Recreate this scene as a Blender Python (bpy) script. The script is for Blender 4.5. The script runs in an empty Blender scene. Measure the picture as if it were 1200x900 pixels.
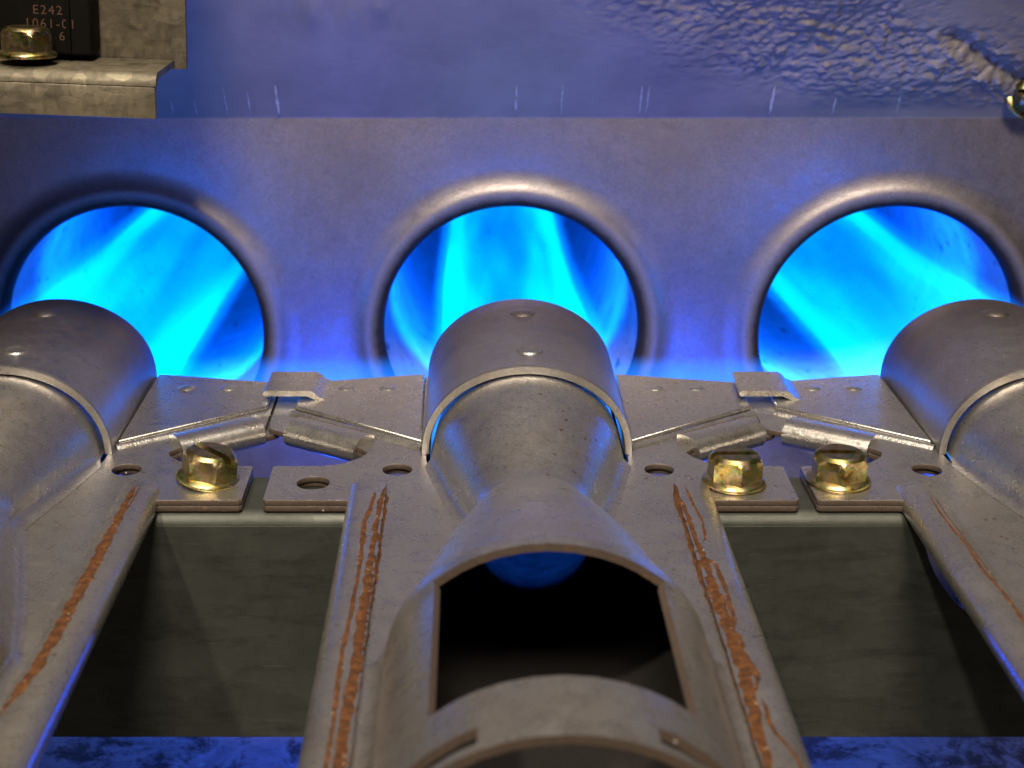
import bpy, bmesh, math, random
from mathutils import Vector, Matrix, noise
random.seed(7)
R = math.radians
scene = bpy.context.scene
C = scene.collection
MM = 0.001

# ------------------------------------------------------------------ camera
FPX, XV, TH = 1807.0, 552.0, math.atan(640 / 1807.0)
CAM = Vector((-8.0, -239.0, 83.2))          # millimetres; flange plane z = 0, burner mouth y = 0
cd = bpy.data.cameras.new('camera')
cam = bpy.data.objects.new('camera', cd); C.objects.link(cam)
cam.location = CAM * MM
cam.rotation_euler = (math.pi / 2 - TH, 0, 0)
cd.sensor_width = 36
cd.lens = FPX / 1200 * 36
cd.shift_x = (600 - XV) / 1200
cd.clip_start = 0.005; cd.clip_end = 20
cd.dof.use_dof = True
cd.dof.focus_distance = 0.222
cd.dof.aperture_fstop = 42
scene.camera = cam

# ------------------------------------------------------------------ world, lamps, exposure
w = bpy.data.worlds.new('World'); scene.world = w; w.use_nodes = True
bg = w.node_tree.nodes['Background']
bg.inputs[0].default_value = (1.0, 0.88, 0.74, 1); bg.inputs[1].default_value = 0.010

def lamp(name, typ, loc, power, col, size=None, target=None, **kw):
    d = bpy.data.lights.new(name, typ); d.energy = power; d.color = col
    o = bpy.data.objects.new(name, d); C.objects.link(o); o.location = Vector(loc) * MM
    if typ == 'AREA':
        d.size = size * MM
    else:
        d.shadow_soft_size = size * MM
    if target is not None:
        o.rotation_euler = (Vector(target) - Vector(loc)).to_track_quat('-Z', 'Y').to_euler()
    for k, v in kw.items():
        setattr(d, k, v)
    return o

lamp('work_lamp', 'SPOT', (-230, -520, 640), 31, (1.0, .88, .72), 16, (0, -108, 0), spot_size=R(18), spot_blend=.55)
lamp('ceiling_lamp', 'AREA', (10, -130, 900), 8.0, (1.0, .88, .73), 260, (0, -60, 0))
lamp('bench_lamp', 'AREA', (-10, -620, 640), 11.5, (1.0, .85, .69), 170, (0, 40, 10))
BLUE = (0.0, .09, 1.0)

scene.view_settings.view_transform = 'Standard'
scene.view_settings.look = 'None'
scene.view_settings.exposure = 0
scene.view_settings.gamma = 1
scene.view_settings.use_curve_mapping = False

# ------------------------------------------------------------------ pixel helpers (a pixel is a direction, the plane gives the distance)
cT, sT = math.cos(TH), math.sin(TH)
def ray(x, y):
    u, v = (x - XV) / FPX, (y - 450) / FPX
    return Vector((u, cT - v * sT, -(sT + v * cT)))
def on_z(x, y, z=0.0):
    r = ray(x, y); return CAM + r * ((z - CAM.z) / r.z)
def on_y(x, y, yy):
    r = ray(x, y); return CAM + r * ((yy - CAM.y) / r.y)

# ------------------------------------------------------------------ mesh helpers (all built in millimetres)
def link(name, me, mat, parent=None, smooth=True, angle=35):
    o = bpy.data.objects.new(name, me); C.objects.link(o)
    if mat and not me.materials: me.materials.append(mat)
    if parent: o.parent = parent
    if smooth:
        me.shade_smooth() if hasattr(me, 'shade_smooth') else None
        try: me.set_sharp_from_angle(angle=R(angle))
        except Exception: pass
    return o
def mesh(name, verts, faces):
    me = bpy.data.meshes.new(name)
    me.from_pydata([tuple(c * MM for c in v) for v in verts], [], faces)
    me.validate(); me.update()
    return me
def bm_mesh(name, bm):
    me = bpy.data.meshes.new(name)
    bmesh.ops.scale(bm, vec=(MM, MM, MM), verts=bm.verts)
    bmesh.ops.recalc_face_normals(bm, faces=bm.faces)
    bm.to_mesh(me); bm.free(); return me
def bake(o):
    """apply an object's modifiers into its mesh"""
    dg = bpy.context.evaluated_depsgraph_get(); dg.update()
    me = bpy.data.meshes.new_from_object(o.evaluated_get(dg))
    o.modifiers.clear(); o.data = me
    return o
def plate(name, outline, holes=(), z0=-.8, z1=0.0, bevel=.1):
    """sheet metal blank: filled outline with round or shaped holes, in mm"""
    cu = bpy.data.curves.new(name, 'CURVE'); cu.dimensions = '2D'; cu.fill_mode = 'BOTH'
    for pts in [outline] + list(holes):
        s = cu.splines.new('POLY'); s.points.add(len(pts) - 1); s.use_cyclic_u = True
        for p, q in zip(s.points, pts): p.co = (q[0], q[1], 0, 1)
    cu.extrude = (z1 - z0) / 2 - bevel; cu.bevel_depth = bevel; cu.bevel_resolution = 1
    cu.offset = -bevel
    o = bpy.data.objects.new(name, cu); C.objects.link(o)
    dg = bpy.context.evaluated_depsgraph_get(); dg.update()
    me = bpy.data.meshes.new_from_object(o.evaluated_get(dg))
    bpy.data.objects.remove(o); bpy.data.curves.remove(cu)
    me.transform(Matrix.Translation((0, 0, (z0 + z1) / 2)))
    me.transform(Matrix.Scale(MM, 4)); me.materials.clear(); me.name = name
    return me
def circle(cx, cy, r, n=28, ph=0):
    return [(cx + r * math.cos(2 * math.pi * i / n + ph), cy + r * math.sin(2 * math.pi * i / n + ph)) for i in range(n)]
def box_bm(bm, lo, hi, mtx=None):
    r = bmesh.ops.create_cube(bm, size=1)
    vs = r['verts']
    for v in vs:
        v.co = Vector([(lo[i] + hi[i]) / 2 + v.co[i] * (hi[i] - lo[i]) for i in range(3)])
        if mtx: v.co = mtx @ v.co
    return vs
def bevel_bm(bm, off, seg=2):
    bmesh.ops.bevel(bm, geom=list(bm.edges), offset=off, segments=seg, affect='EDGES', profile=.5)
def grid_faces(nu, nv, keep=None, flip=False):
    f = []
    for i in range(nu - 1):
        for j in range(nv - 1):
            if keep and not keep(i, j): continue
            q = (i * nv + j, i * nv + j + 1, (i + 1) * nv + j + 1, (i + 1) * nv + j)
            f.append(q[::-1] if flip else q)
    return f
def thing(name, label, cat, loc=(0, 0, 0), group=None):
    o = bpy.data.objects.new(name, None); C.objects.link(o); o.empty_display_size = .005
    o.location = Vector(loc) * MM; o['label'] = label; o['category'] = cat
    if group: o['group'] = group
    return o
def tag(o, label, cat, group=None):
    o['label'] = label; o['category'] = cat
    if group: o['group'] = group
    return o
def lerp(xs, ys, x):
    if x <= xs[0]: return ys[0]
    for a, b, c, d in zip(xs, xs[1:], ys, ys[1:]):
        if x <= b: return c + (d - c) * (x - a) / (b - a)
    return ys[-1]

# ------------------------------------------------------------------ materials
class NT:
    def __init__(s, name):
        s.m = bpy.data.materials.new(name); s.m.use_nodes = True
        s.t = s.m.node_tree; s.n = s.t.nodes; s.l = s.t.links
        s.b = s.n['Principled BSDF']
        s.tc = s.n.new('ShaderNodeTexCoord')
        g = s.n.new('ShaderNodeNewGeometry'); s.pos = g.outputs['Position']
    def lk(s, a, b): s.l.new(a, b)
    def noise(s, scale, detail=4, rough=.6, vec=None, dist=0):
        x = s.n.new('ShaderNodeTexNoise'); x.inputs['Scale'].default_value = scale
        x.inputs['Detail'].default_value = detail; x.inputs['Roughness'].default_value = rough
        x.inputs['Distortion'].default_value = dist
        s.lk(vec if vec is not None else s.pos, x.inputs['Vector']); return x.outputs['Fac']
    def voro(s, scale, vec=None, out='Color', feature='F1'):
        x = s.n.new('ShaderNodeTexVoronoi'); x.inputs['Scale'].default_value = scale; x.feature = feature
        s.lk(vec if vec is not None else s.pos, x.inputs['Vector']); return x.outputs[out]
    def ramp(s, fac, stops, interp='LINEAR'):
        x = s.n.new('ShaderNodeValToRGB'); x.color_ramp.interpolation = interp
        e = x.color_ramp.elements
        while len(e) < len(stops): e.new(.5)
        for i, (p, c) in enumerate(stops):
            e[i].position = p
            e[i].color = (c, c, c, 1) if isinstance(c, (int, float)) else (*c, 1)
        s.lk(fac, x.inputs[0]); return x.outputs[0]
    def mix(s, fac, a, b, mode='MIX'):
        x = s.n.new('ShaderNodeMix'); x.data_type = 'RGBA'; x.blend_type = mode
        for v, i in ((fac, 0), (a, 6), (b, 7)):
            if isinstance(v, (int, float)): x.inputs[i].default_value = v
            elif isinstance(v, tuple): x.inputs[i].default_value = (*v, 1)
            else: s.lk(v, x.inputs[i])
        return x.outputs[2]
    def math(s, op, a, b=None):
        x = s.n.new('ShaderNodeMath'); x.operation = op
        for v, i in ((a, 0), (b, 1)):
            if v is None: continue
            if isinstance(v, (int, float)): x.inputs[i].default_value = v
            else: s.lk(v, x.inputs[i])
        return x.outputs[0]
    def stretch(s, vec, sc, rot=(0, 0, 0)):
        x = s.n.new('ShaderNodeMapping'); x.inputs['Scale'].default_value = sc; x.inputs['Rotation'].default_value = rot
        s.lk(vec, x.inputs[0]); return x.outputs[0]
    def set(s, **k):
        for a, v in k.items():
            i = s.b.inputs[a.replace('_', ' ')]
            if isinstance(v, (int, float)): i.default_value = v
            elif isinstance(v, tuple): i.default_value = (*v, 1) if len(v) == 3 else v
            else: s.lk(v, i)
    def bump(s, h, strength=.3, dist=.0002, prev=None):
        x = s.n.new('ShaderNodeBump'); x.inputs['Strength'].default_value = strength; x.inputs['Distance'].default_value = dist
        s.lk(h, x.inputs['Height'])
        if prev is not None: s.lk(prev, x.inputs['Normal'])
        s.lk(x.outputs[0], s.b.inputs['Normal']); return x.outputs[0]

def steel(name, col, rough=(.34, .5), specks=True, metal=.93, heat=None, tint=None):
    a = NT(name)
    big = a.noise(70, 5, .65); fine = a.noise(2600, 3, .7); mid = a.noise(380, 5, .7, dist=.4)
    c = a.mix(a.ramp(big, [(.3, 0), (.7, 1)]), tuple(x * .86 for x in col), tuple(min(1, x * 1.1) for x in col))
    c = a.mix(a.math('MULTIPLY', a.ramp(mid, [(.48, 0), (.75, 1)]), .35), c, tuple(x * .6 for x in col))
    c = a.mix(a.math('MULTIPLY', a.ramp(fine, [(.35, 1), (.6, 0)]), .5), c, tuple(x * .5 for x in col))
    warm = a.noise(130, 5, .7, dist=.5)
    c = a.mix(a.math('MULTIPLY', a.ramp(warm, [(.45, 0), (.72, 1)]), .4), c, (col[0] * .9, col[1] * .78, col[2] * .64))
    if specks:
        d = a.voro(520, out='Distance'); g = a.ramp(a.noise(60, 3), [(.52, 0), (.62, 1)])
        k = a.math('MULTIPLY', a.ramp(d, [(.10, 1), (.17, 0)]), g)
        c = a.mix(a.math('MULTIPLY', k, .8), c, (.16, .075, .03))
        d2 = a.voro(300, vec=a.stretch(a.pos, (1.1, .9, 1)), out='Distance')
        k2 = a.math('MULTIPLY', a.ramp(d2, [(.035, 1), (.06, 0)]), a.ramp(a.noise(45, 2), [(.5, 0), (.6, 1)]))
        c = a.mix(a.math('MULTIPLY', k2, .8), c, (.75, .72, .68))
        rust = a.math('MULTIPLY', a.ramp(a.noise(900, 4, .7), [(.58, 0), (.66, 1)]), a.ramp(a.noise(38, 3), [(.56, 0), (.68, 1)]))
        c = a.mix(a.math('MULTIPLY', rust, .6), c, (.2, .085, .03))
    if tint:
        sy = a.n.new('ShaderNodeSeparateXYZ'); a.lk(a.pos, sy.inputs[0])
        ty = a.math('ADD', sy.outputs[1], a.math('MULTIPLY', a.math('SUBTRACT', a.noise(55, 4), .5), .022))
        tk = a.ramp(a.math('DIVIDE', a.math('ADD', ty, .036), .036), [(.0, .0), (.35, .12), (.62, .6), (.85, .75), (1, .9)])
        c = a.mix(tk, c, a.ramp(a.noise(75, 3), [(.35, (.12, .085, .07)), (.5, (.15, .115, .105)), (.62, (.10, .10, .125))]))
    if heat:
        sx = a.n.new('ShaderNodeSeparateXYZ'); a.lk(a.pos, sx.inputs[0])
        wr = a.n.new('ShaderNodeMath'); wr.operation = 'WRAP'; a.lk(sx.outputs[0], wr.inputs[0]); wr.inputs[1].default_value = .0375; wr.inputs[2].default_value = -.0375
        zz = a.math('ADD', sx.outputs[2], .0098)
        rr = a.math('SQRT', a.math('ADD', a.math('MULTIPLY', wr.outputs[0], wr.outputs[0]), a.math('MULTIPLY', zz, zz)))
        rr = a.math('ADD', rr, a.math('MULTIPLY', a.math('SUBTRACT', mid, .5), .0015))
        k = a.ramp(a.math('DIVIDE', a.math('SUBTRACT', rr, .0252), .0045), [(0, 1), (.3, .97), (.5, .7), (.75, .25), (1, 0)])
        k = a.math('MULTIPLY', k, a.math('LESS_THAN', a.math('ABSOLUTE', sx.outputs[0]), .1125))
        c = a.mix(k, c, (.016, .011, .008))
    r = a.n.new('ShaderNodeMapRange'); a.lk(mid, r.inputs[0]); r.inputs[1].default_value = .3; r.inputs[2].default_value = .7
    r.inputs[3].default_value = rough[0]; r.inputs[4].default_value = rough[1]
    a.set(Base_Color=c, Metallic=metal, Roughness=r.outputs[0], Specular_IOR_Level=.5 if metal else .1)
    if heat:
        inv = a.math('SUBTRACT', 1.0, k)
        a.lk(a.math('MULTIPLY', inv, metal), a.b.inputs['Metallic'])
        a.lk(a.math('ADD', r.outputs[0], a.math('MULTIPLY', k, .35)), a.b.inputs['Roughness'])
        a.lk(a.math('ADD', a.math('MULTIPLY', inv, .42), .08), a.b.inputs['Specular IOR Level'])
    b = a.bump(fine, .45, .0001); b = a.bump(mid, .12, .0002, b); a.bump(big, .12, .0008, b)
    return a.m

M = {}
M['steel'] = steel('aluminised_steel', (.44, .425, .40), (.22, .38))
M['sleeve'] = steel('sleeve_steel', (.36, .345, .33), (.27, .42), tint=True)
M['panel'] = steel('panel_steel', (.30, .275, .27), (.36, .48), specks=False, metal=.9, heat=True)
M['edge'] = steel('cut_edge_steel', (.070, .050, .037), (.5, .65), metal=.4)
M['inner'] = steel('shaded_inner_steel', (.012, .011, .010), (.7, .85), specks=False, metal=0)  # shade inside the hollow burner shells painted in as near-black colour

def rust_mat():
    a = NT('rust_residue')
    n = a.noise(900, 5, .7); n2 = a.noise(2500, 3)
    c = a.ramp(n, [(.3, (.014, .006, .003)), (.5, (.042, .016, .005)), (.7, (.085, .034, .009))])
    pale = a.ramp(a.noise(1300, 3, .6, dist=.6), [(.66, 0), (.72, 1)])
    c = a.mix(pale, c, (.22, .16, .11))
    a.set(Base_Color=c, Metallic=0.0, Roughness=.8, Specular_IOR_Level=.15); a.bump(n2, .5, .0002); return a.m
M['rust'] = rust_mat()

def galv(name, tint, dark, scale=170, metal=.7, rough=(.35, .6), cells=1.0, stain=0.0):
    a = NT(name)
    def cellfac(sc, st, rot):
        v = a.voro(sc, vec=a.stretch(a.pos, st, rot)); sp = a.n.new('ShaderNodeSeparateColor'); a.lk(v, sp.inputs[0]); return sp
    s1 = cellfac(scale, (1, 1, 1.5), (.2, .5, .1)); s2 = cellfac(scale * 2.3, (1.7, .8, 1), (.7, .1, .4))
    fac = a.math('ADD', a.math('MULTIPLY', s1.outputs[0], .6), a.math('MULTIPLY', s2.outputs[1], .4))
    cloud = a.noise(110, 6, .7, dist=.7)
    fac = a.math('ADD', a.math('MULTIPLY', fac, cells), a.math('MULTIPLY', a.ramp(cloud, [(.3, 0), (.7, 1)]), 1 - cells))
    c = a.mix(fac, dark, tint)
    st = a.noise(420, 5, .7, vec=a.stretch(a.pos, (.35, 1, 1.2), (0, .3, 0)))
    c = a.mix(a.math('MULTIPLY', a.ramp(st, [(.5, 0), (.68, 1)]), .55), c, tuple(x * .45 for x in dark))
    scr = a.noise(170, 3, .6, vec=a.stretch(a.pos, (1, 1, 16), (0, .22, 0)))
    c = a.mix(a.math('MULTIPLY', a.ramp(scr, [(.68, 0), (.73, 1)]), .35), c, tuple(min(1, x * 1.7) for x in tint))
    if stain:
        k = a.ramp(a.noise(110, 6, .75, dist=.3), [(.47, 0), (.58, 1)])
        c = a.mix(a.math('MULTIPLY', k, stain), c, (.012, .010, .008))
    r = a.n.new('ShaderNodeMapRange'); a.lk(s1.outputs[1], r.inputs[0]); r.inputs[3].default_value = rough[0]; r.inputs[4].default_value = rough[1]
    a.set(Base_Color=c, Metallic=metal, Roughness=r.outputs[0]); a.bump(st, .2, .0003); return a.m
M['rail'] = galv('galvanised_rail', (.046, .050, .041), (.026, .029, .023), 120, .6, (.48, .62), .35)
M['galv'] = galv('galvanised_spangle', (.20, .175, .12), (.07, .06, .042), 330, .6, (.45, .65), .8)
M['floor'] = galv('stained_floor_steel', (.34, .34, .34), (.14, .14, .14), 120, .2, (.5, .7), .1, .95)

def zinc():
    a = NT('yellow_zinc')
    n = a.noise(420, 3, .55, dist=.8); n2 = a.noise(1800, 3)
    c = a.ramp(n, [(.30, (.15, .09, .03)), (.40, (.34, .24, .07)), (.48, (.17, .22, .08)), (.55, (.38, .25, .18)), (.62, (.34, .28, .10)), (.72, (.20, .13, .05))])
    c = a.mix(a.math('MULTIPLY', a.ramp(a.noise(1100, 4, .7), [(.55, 0), (.72, 1)]), .5), c, (.06, .04, .02))
    a.set(Base_Color=c, Metallic=1.0, Roughness=a.ramp(a.noise(700, 4, .7), [(.35, .27), (.65, .40)])); a.bump(n2, .08, .00006); return a.m
M['zinc'] = zinc()

def black_plastic():
    a = NT('black_phenolic'); a.set(Base_Color=(.003, .0025, .002), Roughness=.6, Specular_IOR_Level=.12); a.bump(a.noise(1500), .1, .0001); return a.m
M['black'] = black_plastic()
def ink():
    a = NT('faded_print'); a.set(Base_Color=(.045, .020, .008), Roughness=.7); return a.m
M['ink'] = ink()
def scratch():
    a = NT('bare_scratch'); a.set(Base_Color=a.ramp(a.noise(900), [(.3, (.2, .2, .2)), (.7, (.5, .5, .5))]), Metallic=.2, Roughness=.5); return a.m
M['scratch'] = scratch()

def tube_mat():
    a = NT('exchanger_tube_steel')
    n = a.noise(160, 5, .7); c = a.ramp(n, [(.3, (.16, .16, .16)), (.7, (.28, .28, .28))])
    soot = a.ramp(a.noise(330, 4, .7, vec=a.stretch(a.pos, (1, .45, 1))), [(.62, 0), (.67, 1)])
    c = a.mix(soot, c, (.02, .02, .02))
    a.set(Base_Color=c, Metallic=.1, Roughness=.5); a.bump(n, .3, .0006); return a.m
M['tube'] = tube_mat()

def flame_mat():
    """emission-only gas: a bright hollow shell round a weaker core, object space, axis +Y"""
    a = NT('burning_gas'); a.n.remove(a.b)
    e = a.n.new('ShaderNodeEmission')
    out = a.n['Material Output']; a.lk(e.outputs[0], out.inputs['Volume'])
    sep = a.n.new('ShaderNodeSeparateXYZ'); a.lk(a.tc.outputs['Object'], sep.inputs[0])
    nz = a.noise(28, 2, .5, vec=a.stretch(a.tc.outputs['Object'], (1, .35, 1)))
    r2 = a.math('ADD', a.math('MULTIPLY', sep.outputs[0], sep.outputs[0]), a.math('MULTIPLY', sep.outputs[2], sep.outputs[2]))
    r = a.math('SQRT', r2)
    r = a.math('ADD', r, a.math('MULTIPLY', a.math('SUBTRACT', nz, .5), .005))
    r = a.math('DIVIDE', r, .018)
    ring = a.ramp(r, [(.0, .03), (.48, .06), (.63, .7), (.71, 1.0), (.79, .45), (.92, 0)], 'EASE')
    strk = a.ramp(a.noise(105, 2, .5, vec=a.stretch(a.tc.outputs['Object'], (1, .10, 1))), [(.36, .25), (.50, .65), (.64, 1.0)])
    strk = a.math('MULTIPLY', strk, 1.6)
    y = a.math('DIVIDE', sep.outputs[1], .20)
    fade = a.ramp(y, [(0.0, 1.0), (.35, .75), (.8, .35), (1.0, 0)])
    s = a.math('MULTIPLY', a.math('MULTIPLY', a.math('MULTIPLY', ring, strk), fade), FLAME)
    col = a.ramp(ring, [(0, (0, .06, 1)), (.35, (0, .22, 1)), (1, (0, .50, 1))])
    a.lk(col, e.inputs[0]); a.lk(s, e.inputs[1])
    return a.m
FLAME = 74.0
M['flame'] = flame_mat()
def carry_mat():
    a = NT('burning_gas_sheet'); a.n.remove(a.b)
    e = a.n.new('ShaderNodeEmission'); a.lk(e.outputs[0], a.n['Material Output'].inputs['Volume'])
    sep = a.n.new('ShaderNodeSeparateXYZ'); a.lk(a.tc.outputs['Object'], sep.inputs[0])
    y = a.math('DIVIDE', a.math('ABSOLUTE', sep.outputs[1]), .006); z = a.math('DIVIDE', a.math('ABSOLUTE', sep.outputs[2]), .0050)
    r = a.math('SQRT', a.math('ADD', a.math('MULTIPLY', y, y), a.math('MULTIPLY', z, z)))
    g = a.ramp(r, [(0, 1), (.4, .6), (.95, 0)], 'EASE')
    e.inputs[0].default_value = (0, .19, 1, 1); a.lk(a.math('MULTIPLY', g, 210.0), e.inputs[1]); return a.m
M['carry'] = carry_mat()

# ------------------------------------------------------------------ setting: panel with holes, sloping upper panel, floor
YP, ZB, HZ, HR, FIL = 54.0, 33.0, -9.8, 25.4, 6.0
HOLES = [-75.0, 0.0, 75.0]
LIP = []
for k in range(9):                                   # concave foot, rolled crown, then in through the hole
    a_ = R(24) * k / 8; LIP.append((HR + 10.5 - 9.5 * math.sin(a_), YP - 9.5 * (1 - math.cos(a_))))
_r, _y = LIP[-1]; _cr = 2.8; _cx, _cy = _r - _cr * math.sin(R(24)), _y + _cr * math.cos(R(24))
for k in range(1, 15):
    a_ = R(24) - R(114) * k / 14; LIP.append((_cx + _cr * math.sin(a_), _cy - _cr * math.cos(a_)))
_r, _y = LIP[-1]
_d = _r - HR
LIP = [(r_ - _d, y_) for r_, y_ in LIP] + [(HR, _y + 1.2), (HR + .3, _y + 1.5), (HR + 1.0, _y + 1.5)]
RIMR, LIPY = LIP[0][0], _y + 1.5
def panel():
    W = 190
    ol = [(-W, -76), (W, -76), (W, ZB + .03), (-W, ZB + .03)]
    me = plate('panel', ol, [circle(x, HZ, RIMR - .05, 128) for x in HOLES], -.5, .5, .05)
    me.transform(Matrix.Rotation(math.pi / 2, 4, 'X'))
    me.transform(Matrix.Translation((0, (YP + .5) * MM, 0)))
    o = link('burner_panel', me, M['panel'], smooth=False); o['kind'] = 'structure'
    n = 128
    for x in HOLES:
        vs, nr = [], 0
        for rr, yy in LIP:
            vs += [(x + rr * math.cos(2 * math.pi * i / n), yy, HZ + rr * math.sin(2 * math.pi * i / n)) for i in range(n + 1)]; nr += 1
        link('hole_rim', mesh('hole_rim', vs, grid_faces(nr, n + 1)), M['panel'], o, angle=60)
        # exchanger tube behind the hole
        vs, st = [], [(LIPY + .7, 27.2), (LIPY + .9, 26.1), (70, 25.7), (85, 25.4), (110, 25), (150, 25), (190, 24), (215, 20), (232, 12), (238, 0.3)]
        for yy, rr in st:
            zz = HZ + (max(0, yy - 150) / 90) ** 2 * 14
            vs += [(x + rr * math.cos(2 * math.pi * i / n), yy, zz + rr * math.sin(2 * math.pi * i / n)) for i in range(n + 1)]
        link('exchanger_tube', mesh('exchanger_tube', vs, grid_faces(len(st), n + 1)), M['tube'], o, angle=60)
    return o
PAN = panel()

RB = .15
def upper_panel():
    lean = R(34); nu, nv = 520, 190; W = 125
    vs = []
    for j in range(nv):
        s = (48.0 * j / 169 if j < 170 else 48 + (j - 169) * 3.2) - .02
        if s < 0:   by, bz = YP, ZB + s
        else:
            k = min(1, s / RB); ang = lean * k
            by = YP - (s * math.sin(ang * .5) if s < RB else RB * math.sin(lean * .5) + (s - RB) * math.sin(lean))
            bz = ZB + (s * math.cos(ang * .5) if s < RB else RB * math.cos(lean * .5) + (s - RB) * math.cos(lean))
        ang = lean * max(0, min(1, s / RB)); nrm = (0, -math.cos(ang), -math.sin(ang))
        for i in range(nu):
            x = -W + 2 * W * i / (nu - 1)
            # crusty crinkled sealant on the right, growing upward
            t = (x - 18 + (s - 14) * 1.4) / 42
            t = max(0, min(1, t)); t = t * t * (3 - 2 * t) * max(0, min(1, (s - 3.5 + x * .02) / 9))
            p = Vector((x * .19, s * .15, 0))
            f = abs(noise.noise(p * 2.2)) * .55 + abs(noise.noise(p * 4.7 + Vector((3, 1, 0)))) * .38 + abs(noise.noise(p * 9.5)) * .26
            f += noise.noise(p * .45) * .7
            smooth_patch = 1 - max(0, min(1, 1.4 - ((x - 77) / 10) ** 2 - ((s - 27) / 6) ** 2)) * .85
            h = t * f * 1.6 * smooth_patch
            # folded ridge running down to the right edge
            d = ((x - 77.7) * 12 + (s - 20) * 17.3) / 21; al = ((x - 77.7) * 17.3 - (s - 20) * 12) / 21
            g_ = max(0, min(1, (al + 2) / 4))
            h += .12 * t * noise.noise(p * 16) + g_ * (.35 * math.exp(-((d + 2.6) / 1.5) ** 2) * (.3 + 2 * f) - 1.3 * math.exp(-((d - .4) / 1.5) ** 2))
            if d > 2 and al > -6: h *= max(.25, 1 - (d - 2) / 5)
            h += .25 * noise.noise(Vector((x * .03, s * .05, 4)))
            # a few drips near the top, left of the middle
            for dx, ds, dr in ((-36, 26, 2.0), (-29, 25, 2.6), (-24, 27, 1.6)):
                q = ((x - dx) / dr) ** 2 + ((s - ds) / (dr * 2.2)) ** 2
                if q < 6: h += .45 * math.exp(-q)
            h *= max(0, min(1, (s - .3) / 3))
            vs.append((x, by + nrm[1] * h, bz + nrm[2] * h))
    a = NT('sealed_upper_steel')
    n = a.noise(900, 4, .7); g = a.noise(45, 4)
    c = a.ramp(g, [(.3, (.16, .145, .135)), (.7, (.24, .22, .205))])
    a.set(Base_Color=c, Metallic=.3, Roughness=.5); a.bump(n, .25, .0003)
    o = link('upper_panel', mesh('upper_panel', vs, grid_faces(nv, nu)), a.m, angle=80); o['kind'] = 'structure'
    # vertical bare scratches at the bend
    for px, y0, y1, wd, ln in ((328, 95, 140, 6, .2), (604, 96, 141, 5, 0), (657, 97, 140, 3, 0), (748, 96, 140, 3, .05), (756, 97, 141, 3, .05), (900, 96, 141, 6, .12),
                           (973, 110, 136, 3, .1), (1047, 104, 140, 3, .12), (268, 100, 138, 2, .1), (295, 108, 137, 2, .1), (130, 129, 138, 2, .1), (150, 129, 138, 3, .1), (168, 129, 138, 2, .1), (185, 129, 138, 3, .1), (205, 128, 138, 2, .1), (232, 128, 138, 2, .1)):
        vv = []
        for k in range(7):
            s = 1.2 + (1 - (y0 - 95) / 60) * 7.5 * k / 6
            ang = lean * min(1, s / RB)
            by = YP - (s * math.sin(ang * .5) if s < RB else RB * math.sin(lean * .5) + (s - RB) * math.sin(lean))
            bz = ZB + (s * math.cos(ang * .5) if s < RB else RB * math.cos(lean * .5) + (s - RB) * math.cos(lean))
            p = on_y(px, 141, YP); hw = wd * .5 * 75 / 441 * math.sin(math.pi * (k + .6) / 7.2) * .6
            for sx in (-1, 1): vv.append((p.x + sx * hw + .15 * noise.noise(Vector((px, s, 0))), by - .28, bz - .18))
        link('scratch', mesh('scratch', vv, grid_faces(7, 2)), M['scratch'], o)
    return o
UP = upper_panel()

fl = mesh('floor', [(-190, -120, -70), (190, -120, -70), (190, 60, -70), (-190, 60, -70)], [(0, 1, 2, 3)])
fl_o = link('burner_box_floor', fl, M['floor'], smooth=False); fl_o['kind'] = 'structure'

# ------------------------------------------------------------------ support rail under the burners
BX = [-74.4, 0.0, 74.0]
def rail():
    t = thing('support_rail', 'greenish grey galvanised rail running crosswise under the burners', 'rail', (0, -51, -36))
    off = Vector((0, 51, 36))
    W = 180
    # front web with a semicircular notch under each burner
    ol = [(-W, -36), (W, -36), (W, -3.2)]
    for x in reversed(BX):
        ol += [(x + 22 * math.cos(a), 22 * math.sin(a)) for a in [-R(9) - R(162) * k / 24 for k in range(25)]]
    ol += [(-W, -3.2)]
    me = plate('web', ol, [], -.6, .6, .12)
    me.transform(Matrix.Rotation(math.pi / 2, 4, 'X')); me.transform(Matrix.Translation((0, -50.6 * MM, 0)))
    me.transform(Matrix.Translation(off * MM))
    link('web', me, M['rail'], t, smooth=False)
    prof = []
    for k in range(9):
        a = math.pi / 2 * k / 8; prof.append((-49.2 - 2.0 * math.cos(a), -3.75 + 2.0 * math.sin(a)))
    prof += [(-38.6, -1.75), (-38.4, -1.95), (-38.4, -2.75), (-38.6, -2.95), (-49.2, -2.95), (-50.0, -3.3)]
    # the lip is bridged only between the burners
    for x0, x1 in ((-W, -98), (-52.5, -22.0), (22.0, 52.5), (98, W)):
        vs = [(x, y + off.y, z + off.z) for x in (x0, x1) for y, z in prof]; n = len(prof)
        fs = [(i, (i + 1) % n, n + (i + 1) % n, n + i) for i in range(n)] + [tuple(range(n))[::-1], tuple(range(n, 2 * n))]
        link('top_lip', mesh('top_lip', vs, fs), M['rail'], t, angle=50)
    return t
rail()

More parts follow.
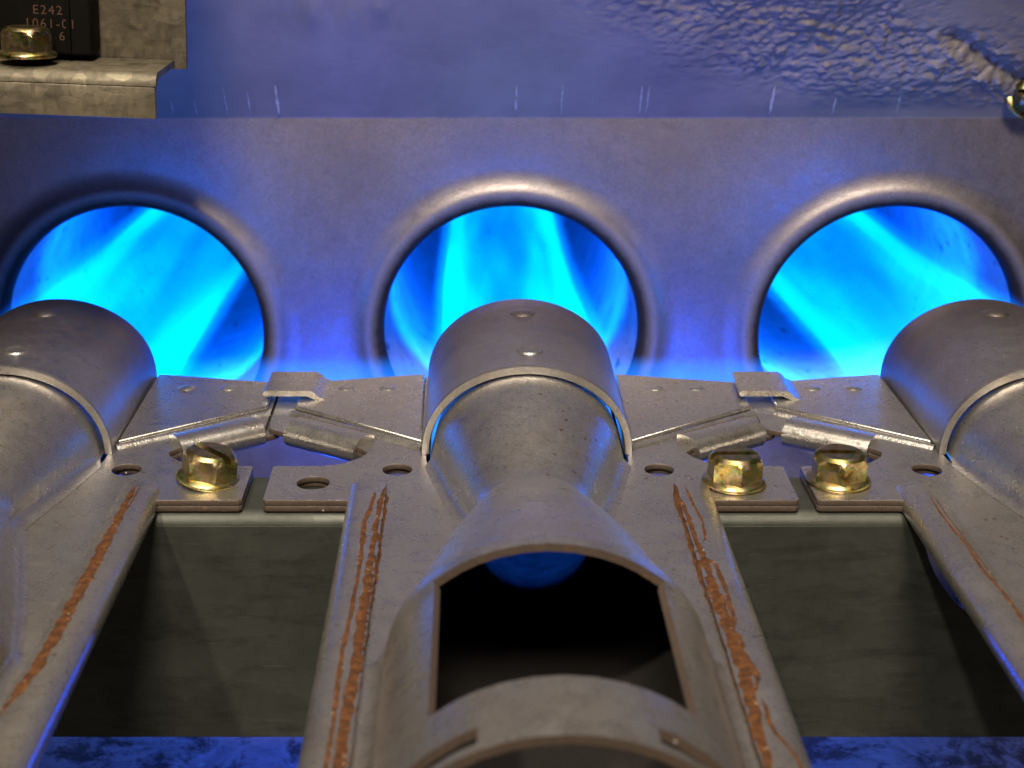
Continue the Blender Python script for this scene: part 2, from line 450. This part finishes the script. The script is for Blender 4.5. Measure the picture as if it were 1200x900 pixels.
# ------------------------------------------------------------------ burners
ST = [(-29, 13.2, 11.8), (-33, 13.45, 11.95), (-36, 13.4, 11.95), (-39, 12.8, 11.5), (-44, 11.7, 10.6), (-49, 10.6, 9.6), (-54, 9.3, 8.5), (-57.5, 8.4, 7.8),
      (-59.4, 8.0, 7.5), (-60.2, 8.0, 7.6), (-61.2, 8.4, 8.05), (-63, 8.9, 8.6), (-66, 9.75, 9.45), (-70, 10.9, 10.5), (-75, 12.3, 11.75), (-80, 13.6, 12.8), (-86, 15.0, 13.9), (-90, 15.9, 14.5),
      (-93.0, 16.5, 14.85), (-93.5, 17.05, 15.35), (-94.2, 17.3, 15.5), (-96.4, 17.3, 15.5), (-97.2, 17.1, 15.3), (-101, 17.1, 15.3), (-108, 17.1, 15.3), (-115, 17.1, 15.3), (-122.3, 17.1, 15.3), (-125, 17.1, 15.3), (-128, 17.1, 15.25), (-130.3, 17.1, 15.2), (-131.4, 17.1, 15.15)]
TA = 46.5  # half-opening angle from the side
ANG = [0, 5, 10, 16, 22, 30, 37, 42, TA, 57, 64, 72, 81, 90]
ANG = ANG + [180 - a for a in ANG[-2::-1]]
def half_shell(name, sgn):
    rows = []
    for y, a, h in ST:
        row = []
        fl_ = 1.7 if y < -37 else .3
        row.append((a + fl_, y, .06)); row.append((a + fl_ * .45, y, .22)); row.append((a + fl_ * .12, y, .8))
        for d in ANG:
            t = R(d); zz = h * math.sin(t)
            if zz < 1.3: zz = 1.3 + (zz) * .12
            row.append((a * math.cos(t), y, zz))
        row += [(-p[0], p[1], p[2]) for p in row[:3][::-1]]
        rows.append(row)
    nv = len(rows[0]); vs = [p for r_ in rows for p in r_]
    if sgn < 0: vs = [(x, y, -z - 1.7) for x, y, z in vs]
    ys = [s[0] for s in ST]
    def keep(i, j):
        jj = j - 3
        if 0 <= jj < len(ANG) - 1:
            am = (ANG[jj] + ANG[jj + 1]) / 2; ym = (ys[i] + ys[i + 1]) / 2
            if sgn > 0 and TA < am < 180 - TA and -122.3 < ym < -96.4: return False
            if sgn > 0 and -130.3 < ym < -128 and (30 < am < 64 or 116 < am < 150): return False
        return True
    me = mesh(name, vs, grid_faces(len(rows), nv, keep, flip=(sgn < 0)))
    o = link(name, me, M['steel'])
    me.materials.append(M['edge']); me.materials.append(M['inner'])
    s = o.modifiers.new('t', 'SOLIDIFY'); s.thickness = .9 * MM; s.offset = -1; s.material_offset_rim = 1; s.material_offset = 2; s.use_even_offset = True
    s2 = o.modifiers.new('s', 'SUBSURF'); s2.levels = 0; s2.render_levels = 0
    bake(o); o.data.shade_smooth(); o.data.set_sharp_from_angle(angle=R(38))
    return o
def sleeve_half(name, sgn, y0=-34.4, y1=0.0):
    prof = []
    for y, k in ((y1, -.15), (y1 - .4, 0), (-6, 0), (-16, 0), (-26, 0), (y0 + 2.2, 0), (y0 + 1.1, .1), (y0 + .4, .16), (y0, .02)):
        prof.append((y, 15.0 + k, 13.2 + k))
    inn = [(y0, 14.2 - .1, 12.3 - .1), (y0 + .3, 13.95, 12.05), (-20, 13.95, 12.05), (y1, 13.95, 12.05)]
    rows = prof + inn + [prof[0]]
    n = 49; vs = []
    for y, a, h in rows:
        for i in range(n):
            t = math.pi * i / (n - 1); z = h * math.sin(t) ** .93 + .03
            vs.append((a * math.cos(t), y, z if sgn > 0 else -z - 1.7))
    return mesh(name, vs, grid_faces(len(rows), n, flip=(sgn < 0)))

def aY(y):
    return lerp([-s[0] for s in ST], [s[1] for s in ST], -y)
HEM_U = [0, 0, .5, 1.6, 2.8, 3.9, 4.7, 5.1, 5.0, 4.4, 3.2, 1.0, 0]
HEM_Z = [.05, .85, 1.02, 1.2, 1.25, 1.02, .45, -.5, -1.5, -2.3, -2.7, -2.8, -2.75]
def hem(name, p0, p1, nrm, seg=24, wob=0.0, seed=0, cap=True):
    """folded-over strip along p0-p1 whose inner cut edge is on the line; nrm points outward"""
    p0, p1, nrm = Vector(p0), Vector(p1), Vector(nrm).normalized()
    vs, m = [], len(HEM_U)
    for k in range(seg + 1):
        b = p0.lerp(p1, k / seg)
        for j, (u, z) in enumerate(zip(HEM_U, HEM_Z)):
            uu = u
            if j < 3: uu += wob * (noise.noise(Vector((k * .55, seed, j * .1))) + .5 * noise.noise(Vector((k * 1.7, seed + 9, 0))))
            q = b + nrm * uu
            vs.append((q.x, q.y, z))
    fs = grid_faces(seg + 1, m)
    fs += [tuple(range(m)), tuple(reversed([seg * m + j for j in range(m)]))]
    return mesh(name, vs, fs)
def flange_outline(e=0.0):
    pts = [(24, -146), (24, -51.4), (24.2, -50.8), (24.8, -50.5), (25.4, -50.5), (35.4, -50.5), (35.8, -50.1), (35.8, -38.9), (35.4, -38.5), (29, -38.5),
           (26.0, -37.6), (23.6, -35.2), (22.9, -33.4), (24.1, -31.8), (34.9 + e, -24.6), (35.6 + e, -23.6), (35.7 + e, -5.0), (35.3 + e, -4.6), (15.9, -.5), (14.6, -.6)]
    inner = [(14.6, -28)] + [(aY(y) + 1.0, y) for y in (-33, -36.5, -39, -44, -49, -54, -58, -60.5, -64, -68, -72, -77, -82, -87, -92, -96.4, -110, -122, -131.3)] + [(16.5, -146)]
    return pts + inner
def surf_z(x, y):
    ax = abs(x)
    if y > -46 or ax < 19.4: return 0.0
    return lerp([0, .5, 1.6, 2.8, 3.9, 4.7], [.88, 1.02, 1.2, 1.25, 1.02, .45], ax - 19.45)
def ribbon(pts_px, widths, bx):
    """dried rust bead following pixel path on the flange surface of the burner at x = bx (local mm)"""
    P = []
    for (px, py), wd in zip(pts_px, widths):
        z = .6
        for _ in range(8):
            q = on_z(px, py, z); z = .5 * z + .5 * surf_z(q.x - bx, q.y)
        P.append((q.x - bx, q.y, 1.3 * wd * 75 / (.85 * (py + 190))))
    D = []
    for (x0, y0, w0), (x1, y1, w1) in zip(P, P[1:]):
        n = max(2, int(math.hypot(x1 - x0, y1 - y0) / .45))
        for k in range(n): D.append((x0 + (x1 - x0) * k / n, y0 + (y1 - y0) * k / n, w0 + (w1 - w0) * k / n))
    D.append(P[-1])
    vs = []
    for k, (x, y, wd) in enumerate(D):
        a, b = D[max(0, k - 1)], D[min(len(D) - 1, k + 1)]
        t = Vector((b[0] - a[0], b[1] - a[1])); t = t.normalized() if t.length > 1e-6 else Vector((0, -1)); nn = Vector((-t.y, t.x))
        wl = wd * .5 * (1 + .55 * noise.noise(Vector((x * .9, y * .6, 1.3)))); wr = wd * .5 * (1 + .55 * noise.noise(Vector((x, y * .75, 7.7))))
        endf = min(1, (k + .3) / 3, (len(D) - k - .7) / 3)
        for f, hz in ((-1, -.02), (-.6, .05), (0, .07), (.6, .05), (1, -.02)):
            o_ = f * (wl if f < 0 else wr) * endf
            xx, yy = x + nn.x * o_, y + nn.y * o_
            vs.append((xx, yy, surf_z(xx, yy) + hz))
    return mesh('rust_bead', vs, grid_faces(len(D), 5))
def bump_disc(name, cx, cy, cz, r, h, curve=None, ring=False):
    vs, n = [], 24
    prof = [(1.0, -.03), (.86, .35 * h), (.62, .85 * h), (.3, h), (.02, h)] if not ring else [(1.0, -.03), (.9, h * .8), (.8, h), (.66, h * .3), (.3, h * .55), (.02, h * .6)]
    for f, z in prof:
        for i in range(n + 1):
            x, y = cx + r * f * math.cos(2 * math.pi * i / n), cy + r * f * math.sin(2 * math.pi * i / n)
            vs.append((x, y, (curve(x) if curve else cz) + z))
    return mesh(name, vs, grid_faces(len(prof), n + 1))

UPPER, LOWER = half_shell('upper_shell', 1), half_shell('lower_shell', -1)
FLM = plate('side_flange', flange_outline(), [circle(18.3, -39.9, 2.05), circle(29.6, -44.6, 2.25)], -.8, 0, .1)
FLL = plate('lower_flange', flange_outline(2.0), [circle(18.3, -39.9, 2.5), circle(29.6, -44.6, 2.6)], -1.66, -.86, .1)
WING = plate('wing_panel', [(15.2, -30.6), (15.4, -1.3), (16.2, -1.2), (34.9, -5.2), (35.1, -16.4)], [], .02, .75, .3)
FLX = plate('side_flange', flange_outline(2.7), [circle(18.3, -39.9, 2.05), circle(29.6, -44.6, 2.25)], -.8, 0, .1)
FLN = plate('lower_flange', flange_outline(), [circle(18.3, -39.9, 2.5), circle(29.6, -44.6, 2.6)], -1.66, -.86, .1)
for m_ in (FLM, FLL, FLX, FLN):
    m_.materials.append(M['steel']); m_.materials.append(M['edge'])
    for p_ in m_.polygons: p_.material_index = 1 if abs(p_.normal.z) < .6 else 0
SLU, SLL = sleeve_half('sleeve', 1), sleeve_half('lower_sleeve', -1)
def bead_mesh():
    vs = []; p0, p1 = Vector((15.0, -31.9, 0)), Vector((35.3, -17.7, 0)); d = (p1 - p0).normalized(); nn = Vector((-d.y, d.x, 0))
    for k in range(17):
        b = p0.lerp(p1, k / 16)
        for u, z in ((-.9, -.02), (-.6, .3), (-.2, .52), (.2, .52), (.6, .3), (.9, -.02)):
            q = b + nn * u; vs.append((q.x, q.y, z))
    return mesh('bead', vs, grid_faces(17, 6))
BEAD = bead_mesh()
HEM_S = hem('side_hem', (19.45, -46.5, 0), (19.45, -146, 0), (1, 0, 0), 90, .22, 3)
_d = Vector((34.9 - 24.1, -24.6 + 31.8, 0)).normalized(); _n = Vector((_d.y, -_d.x, 0))
HEM_C = hem('cutout_hem', Vector((23.8, -31.3, 0)) - _n * 3.2 + _d * .2, Vector((34.9, -24.0, 0)) - _n * 3.2, _n, 16, .15, 5)
for m_, lim in ((HEM_S, 1), (HEM_C, 2)):
    m_.materials.append(M['steel']); m_.materials.append(M['rust'])
    for i_, p_ in enumerate(m_.polygons):
        if len(p_.vertices) == 4 and min(v % len(HEM_U) for v in p_.vertices) < lim and max(v % len(HEM_U) for v in p_.vertices) <= lim: p_.material_index = 1
CREST = lambda x: 13.2 * max(0, 1 - (x / 15.0) ** 2) ** .465 + .03
d1, d2 = on_z(605, 367, 13.2), on_z(614, 411, 13.2)
DIM1, DIM2 = bump_disc('dimple', 0.0, d1.y, 0, 2.1, .42, CREST), bump_disc('dimple', .5, d2.y, 0, 2.0, .28, CREST, True)
NUB = bump_disc('nub', 0, 0, .75, 1.45, .25)

def mirror(me):
    m2 = me.copy(); m2.transform(Matrix.Scale(-1, 4, (1, 0, 0))); m2.flip_normals(); return m2
MIR = {k: mirror(v) for k, v in dict(F=FLM, X=FLX, L=FLN, W=WING, B=BEAD, H=HEM_S, C=HEM_C).items()}

def tab_mesh():
    # strap of this burner lapping over its neighbour on the left
    prof = [(-30.6, .77), (-31.6, 1.2), (-32.4, 2.0), (-33.0, 2.3), (-39.9, 2.3), (-40.3, 2.1), (-40.3, 1.6), (-39.9, 1.4), (-33.5, 1.4), (-33.0, 1.1), (-32.2, .79), (-31, .70)]
    vs = [(x + (.25 if y > -6 else 0), y, z) for y in (-4.6, -4.9, -13.4, -13.8) for x, z in prof]
    n = len(prof); fs = []
    for k in range(3):
        fs += [(k * n + i, k * n + (i + 1) % n, (k + 1) * n + (i + 1) % n, (k + 1) * n + i) for i in range(n)]
    fs += [tuple(range(n))[::-1], tuple(range(3 * n, 4 * n))]
    return mesh('lap_tab', vs, fs)
TAB = tab_mesh()

def rusts(idx):
    z7 = lambda L: [(330 + x / 2.648, 560 + y / 2.648) for x, y in L]
    z8 = lambda L: [(800 + x / 3, 600 + y / 3) for x, y in L]
    if idx == 0:
        return [([(158, 569), (140, 605), (118, 645), (95, 690), (70, 735), (45, 778), (20, 812), (-10, 850), (-60, 910)], [5, 9, 13, 14, 13, 14, 13, 14, 14]),
                ([(165, 569), (152, 592), (128, 622), (122, 640)], [1.5, 2, 2, 1.5])]
    if idx == 1:
        return [(z7([(290, 42), (276, 95), (256, 140), (252, 190), (240, 290), (215, 420), (186, 555), (160, 760), (132, 930)]), [3, 4, 5, 5, 4, 5, 5, 5, 5]),
                (z7([(322, 30), (298, 160), (278, 290), (250, 440), (226, 600), (204, 720), (172, 930)]), [7, 10, 12, 11, 11, 11, 12]),
                ([(790, 567), (795, 585), (803, 602), (812, 630), (823, 658), (836, 692), (855, 735), (869, 775), (879, 818), (889, 855), (897, 880), (902, 910)], [4, 6, 7, 9, 12, 12, 13, 15, 13, 12, 9, 8]),
                ([(803, 570), (812, 590), (822, 608), (827, 630), (823, 637)], [2, 3, 3, 3, 2]),
                ([(826, 653), (838, 661), (850, 688), (861, 728), (858, 742)], [3, 5, 5, 5, 4]),
                ([(857, 748), (874, 768), (888, 795), (886, 808), (878, 818)], [5, 6, 6, 4, 4]),
                ([(892, 818), (900, 834), (901, 846), (910, 860), (926, 878), (936, 892), (942, 912)], [3, 5, 4, 4, 4, 4, 4])]
    return [([(1090, 581), (1101, 600), (1118, 622), (1133, 639), (1152, 668), (1178, 697), (1204, 733), (1240, 780)], [1.5, 2, 3, 3, 4, 5, 5, 5]),
            ([(1096, 584), (1110, 604), (1128, 628), (1148, 655), (1170, 684)], [1, 1.2, 1.5, 1.5, 1])]

LABELS = ['stamped steel gas burner left of the gap with only one bolt, below the spangled bracket',
          'stamped steel gas burner with wide open air port, standing between the two others',
          'stamped steel gas burner with its left tab held by a greenish gold bolt, thin rust hairlines']
LABELS[0] = 'stamped steel gas burner with one broad brown rust stripe, below the spangled bracket'
LABELS[2] = 'stamped steel gas burner with only thin rust hairlines along its folded edge'
for idx, bx in enumerate(BX):
    t = thing('gas_burner', LABELS[idx], 'burner', (bx, -60, -20), 'row of gas burners on the rail')
    off = Matrix.Translation(Vector((0, 60, 20)) * MM)
    def add(name, me, mat, angle=38, loc=(0, 0, 0), parent=None):
        o = bpy.data.objects.new(name, me); C.objects.link(o); o.parent = parent or t
        if mat and not me.materials: me.materials.append(mat)
        if not parent: o.matrix_local = off @ Matrix.Translation(Vector(loc) * MM)
        if not me.get('done'):
            me.shade_smooth(); me.set_sharp_from_angle(angle=R(angle)); me['done'] = 1
        return o
    us = add('upper_shell', UPPER.data, None)
    add('lower_shell', LOWER.data, None)
    sl = add('sleeve', SLU, M['sleeve'], 50); add('lower_sleeve', SLL, M['sleeve'], 50)
    add('dimple', DIM1, M['sleeve'], 60, parent=sl); add('dimple', DIM2, M['sleeve'], 60, parent=sl)
    for sgn in (1, -1):
        g = (lambda k, m: m if sgn > 0 else MIR[k])
        fo = add('side_flange', g('X' if idx else 'F', FLM), M['steel'], 30)
        add('lower_flange', g('L', FLL), M['steel'], 30)
        wo = add('wing_panel', g('W', WING), M['steel'], 50)
        add('bead', g('B', BEAD), M['steel'], 60, parent=fo)
        add('side_hem', g('H', HEM_S), M['steel'], 45)
        add('cutout_hem', g('C', HEM_C), M['steel'], 45)
        for nx in (21.2, 27.8):
            no = add('nub', NUB, M['steel'], 60, parent=wo); no.location = Vector((sgn * nx, -8.1, 0)) * MM
    if idx > 0: add('lap_tab', TAB, M['steel'], 40)
    for pts, wd in rusts(idx):
        add('rust_bead', ribbon(pts, wd, bx), M['rust'], 70)
for o in (UPPER, LOWER): bpy.data.objects.remove(o)

# ------------------------------------------------------------------ bolts
def bolt_meshes():
    # washer flange
    n = 40; prof = [(0.0, 0.0), (4.25, 0.0), (4.42, .18), (4.42, .5), (4.2, .72), (3.5, 1.0), (3.2, 1.05), (0.0, 1.05)]
    vs = [(max(r, .01) * math.cos(2 * math.pi * i / n), max(r, .01) * math.sin(2 * math.pi * i / n), z) for r, z in prof for i in range(n + 1)]
    wm = mesh('washer', vs, grid_faces(len(prof), n + 1, flip=True))
    # hex head with a chamfered crown and a screwdriver slot
    bm = bmesh.new(); N = 72; rings = []
    AF = 3.35
    def hexr(a): return AF / math.cos((a + math.pi / 6) % (math.pi / 3) - math.pi / 6)
    for z, f in ((.9, 0), (3.25, 0), (3.5, .1), (3.95, .35), (4.25, .75), (4.4, 1)):
        ring = []
        for i in range(N):
            a = 2 * math.pi * i / N; r0 = hexr(a)
            pass
            rc = lerp([3.25, 3.5, 3.95, 4.25, 4.4], [3.87, 3.68, 3.42, 3.1, 2.8], z)
            r = r0 if z < 3.3 else min(r0, rc)
            ring.append(bm.verts.new((r * math.cos(a), r * math.sin(a), z)))
        rings.append(ring)
    for a, b in zip(rings, rings[1:]):
        for i in range(N): bm.faces.new((a[i], a[(i + 1) % N], b[(i + 1) % N], b[i]))
    bm.faces.new(rings[-1]); bm.faces.new(rings[0][::-1])
    hm = bm_mesh('head', bm)
    ho = link('head', hm, M['zinc'])
    bm = bmesh.new(); box_bm(bm, (-6, -.6, 3.1), (6, .6, 6)); cm = bm_mesh('cut', bm); co = link('cut', cm, None)
    md = ho.modifiers.new('b', 'BOOLEAN'); md.object = co; md.operation = 'DIFFERENCE'; md.solver = 'EXACT'
    bake(ho); me = ho.data; bpy.data.objects.remove(ho); bpy.data.objects.remove(co)
    if not me.materials: me.materials.append(M['zinc'])
    me.shade_smooth(); me.set_sharp_from_angle(angle=R(24))
    wm.materials.append(M['zinc']); wm.shade_smooth(); wm.set_sharp_from_angle(angle=R(50))
    return wm, me
WM, HM = bolt_meshes()
def bolt(loc, rot, label, group='gold flanged hex bolts'):
    t = thing('hex_bolt', label, 'bolt', loc, group); t.rotation_euler = rot
    for n_, m_ in (('washer', WM), ('head', HM)):
        o = bpy.data.objects.new(n_, m_); C.objects.link(o); o.parent = t
    return t
def bolt_at(px, py, rot, label):
    p = on_z(px, py, .02); return bolt((p.x, p.y, .02), rot, label)
bolt_at(244, 562, (R(-5), R(7), R(-38)), 'yellow gold slotted hex bolt tilted on its tab, beside an empty bolt hole')
bolt_at(860, 566, (0, R(1), R(4)), 'gold slotted hex bolt on the right tab of the middle burner')
bolt_at(982, 564, (R(1), 0, R(-2)), 'green tinged gold hex bolt on the tab next to the hairline rusted burner')

# ------------------------------------------------------------------ bracket, switch and bolt at the upper left
br = thing('spangled_bracket', 'spangled galvanised bracket with ledge and turned down lip holding a black switch', 'bracket', (-90, -2, 46))
BO = Vector((90, 2, -46)); br.rotation_euler = (0, R(2.2), 0)
def part(name, boxes, mat, parent, off, bev=.2):
    bm = bmesh.new()
    for lo, hi in boxes: box_bm(bm, Vector(lo) + off, Vector(hi) + off)
    bevel_bm(bm, bev, 2)
    return link(name, bm_mesh(name, bm), mat, parent, angle=30)
part('lip', [((-150, -10.6, 45.2), (-54.6, -9.4, 50.0))], M['galv'], br, BO, .3)
vs = []
for x in (-150, -54.5):
    for k in range(7):
        a = math.pi / 2 * k / 6; vs.append((x, -8.8 - 1.85 * math.cos(a), 50.05 + 1.85 * math.sin(a)))
    vs += [(x, 4.6, 51.9), (x, 4.6, 50.9), (x, -8.8, 50.9), (x, -9.3, 50.05)]
n = len(vs) // 2
vs = [tuple(Vector(v) + BO) for v in vs]
link('ledge', mesh('ledge', vs, [(i, (i + 1) % n, n + (i + 1) % n, n + i) for i in range(n)] + [tuple(range(n))[::-1], tuple(range(n, 2 * n))]), M['galv'], br, angle=50)
part('back_plate', [((-150, 4.8, 50.4), (-52.6, 5.9, 95))], M['galv'], br, BO, .25)

sw = thing('limit_switch', 'black plastic switch with faint brown stamped numbers on the spangled bracket', 'switch', (-72.6, -1, 52.2))
sw.rotation_euler = (0, R(2.2), 0)
bm = bmesh.new(); box_bm(bm, (-7.2, -.5, 0), (7.0, 5.6, 42)); bevel_bm(bm, .5, 3)
link('body', bm_mesh('body', bm), M['black'], sw, angle=30)
bm = bmesh.new(); box_bm(bm, (3.4, -1.1, .3), (4.0, -.45, 41)); bevel_bm(bm, .15, 2)
link('side_rib', bm_mesh('side_rib', bm), M['black'], sw, angle=30)
def text(s, x, z, size):
    cu = bpy.data.curves.new('t', 'FONT'); cu.body = s; cu.size = size; cu.extrude = .02; cu.align_x = 'CENTER'; cu.space_character = 1.25
    o = bpy.data.objects.new('t', cu); C.objects.link(o)
    dg = bpy.context.evaluated_depsgraph_get(); dg.update()
    me = bpy.data.meshes.new_from_object(o.evaluated_get(dg)); bpy.data.objects.remove(o)
    me.transform(Matrix.Translation((x, -.53, z)) @ Matrix.Rotation(math.pi / 2, 4, 'X')); me.transform(Matrix.Scale(MM, 4))
    me.materials.clear(); link('lettering', me, M['ink'], sw, smooth=False)
text('E242', 0.6, 6.0, 1.9); text('1061-01', 0.9, 4.0, 1.9); text('6', 3.4 - .8, 2.2, 1.9)
bolt((-74.4, -5.2, 52.0 + .35), (0, R(2.2), R(28)), 'gold hex bolt on the bracket ledge in front of the black switch')
# washer-headed screw at the right edge
p = on_y(1211, 119, YP - 6)
sc = bolt((p.x, p.y + 4.2, p.z), (R(66), 0, R(10)), 'brownish bolt in the sealed upper panel at the end of the ridge')

# ------------------------------------------------------------------ flames and the light they give
def flame_mesh():
    st = [(-6, 13.0), (0, 14.0), (4, 17.0), (20, 18.0), (80, 18.0), (150, 18.0), (196, 18.0)]; n = 40; vs = []
    for y, r in st: vs += [(r * math.cos(2 * math.pi * i / n), y, r * math.sin(2 * math.pi * i / n)) for i in range(n)]
    fs = []
    for k in range(len(st) - 1):
        fs += [(k * n + i, k * n + (i + 1) % n, (k + 1) * n + (i + 1) % n, (k + 1) * n + i) for i in range(n)]
    fs += [tuple(range(n))[::-1], tuple(range((len(st) - 1) * n, len(st) * n))]
    return mesh('gas_flame', vs, [f[::-1] for f in fs])
FM = flame_mesh()
FLAB = ['blue gas flame of the broad striped burner entering its round hole', 'blue gas flame of the middle burner entering its round hole', 'blue gas flame of the hairline rusted burner entering its round hole']
for i, bx in enumerate(BX):
    o = link('gas_flame', FM, M['flame']); o.location = (bx * MM, 0, -.002); o.rotation_euler = (R(-3.0), 0, 0)
    tag(o, FLAB[i], 'flame', 'flames of the burner row')
    lamp('flame_light', 'POINT', (bx, -4, -1), .04, BLUE, 3)
    lamp('flame_light', 'SPOT', (bx, 82, -31.8), 1.6, (0, .075, 1), 1.5, (bx, 120, -10), spot_size=R(165), spot_blend=.4)
vs = []; n = 16
for x in (-24, -20, 20, 24):
    for i in range(n): vs.append((x, 6 * math.cos(2 * math.pi * i / n), 6 * math.sin(2 * math.pi * i / n)))
fs = []
for k in range(3): fs += [(k * n + i, (k + 1) * n + i, (k + 1) * n + (i + 1) % n, k * n + (i + 1) % n) for i in range(n)]
fs += [tuple(range(n)), tuple(range(3 * n, 4 * n))[::-1]]
bm = bmesh.new(); bv = [bm.verts.new(v) for v in vs]
for f in fs: bm.faces.new([bv[i] for i in f])
CM_ = bm_mesh('carry_over_flame', bm)
for i, x in enumerate((-37.4, 37.2)):
    o = link('carry_over_flame', CM_, M['carry']); o.location = (x * MM, .006, -.003)
    tag(o, ('thin blue carry-over flame behind the lap tab near the tilted bolt', 'thin blue carry-over flame behind the lap tab near the paired bolts')[i], 'flame', 'carry-over flames between burners')
    lamp('flame_light', 'POINT', (x, 14, -31), .065, (0, .07, 1), 2)

for o in scene.objects:
    if o.type == 'MESH' and not o.data.materials: o.data.materials.append(M['steel'])
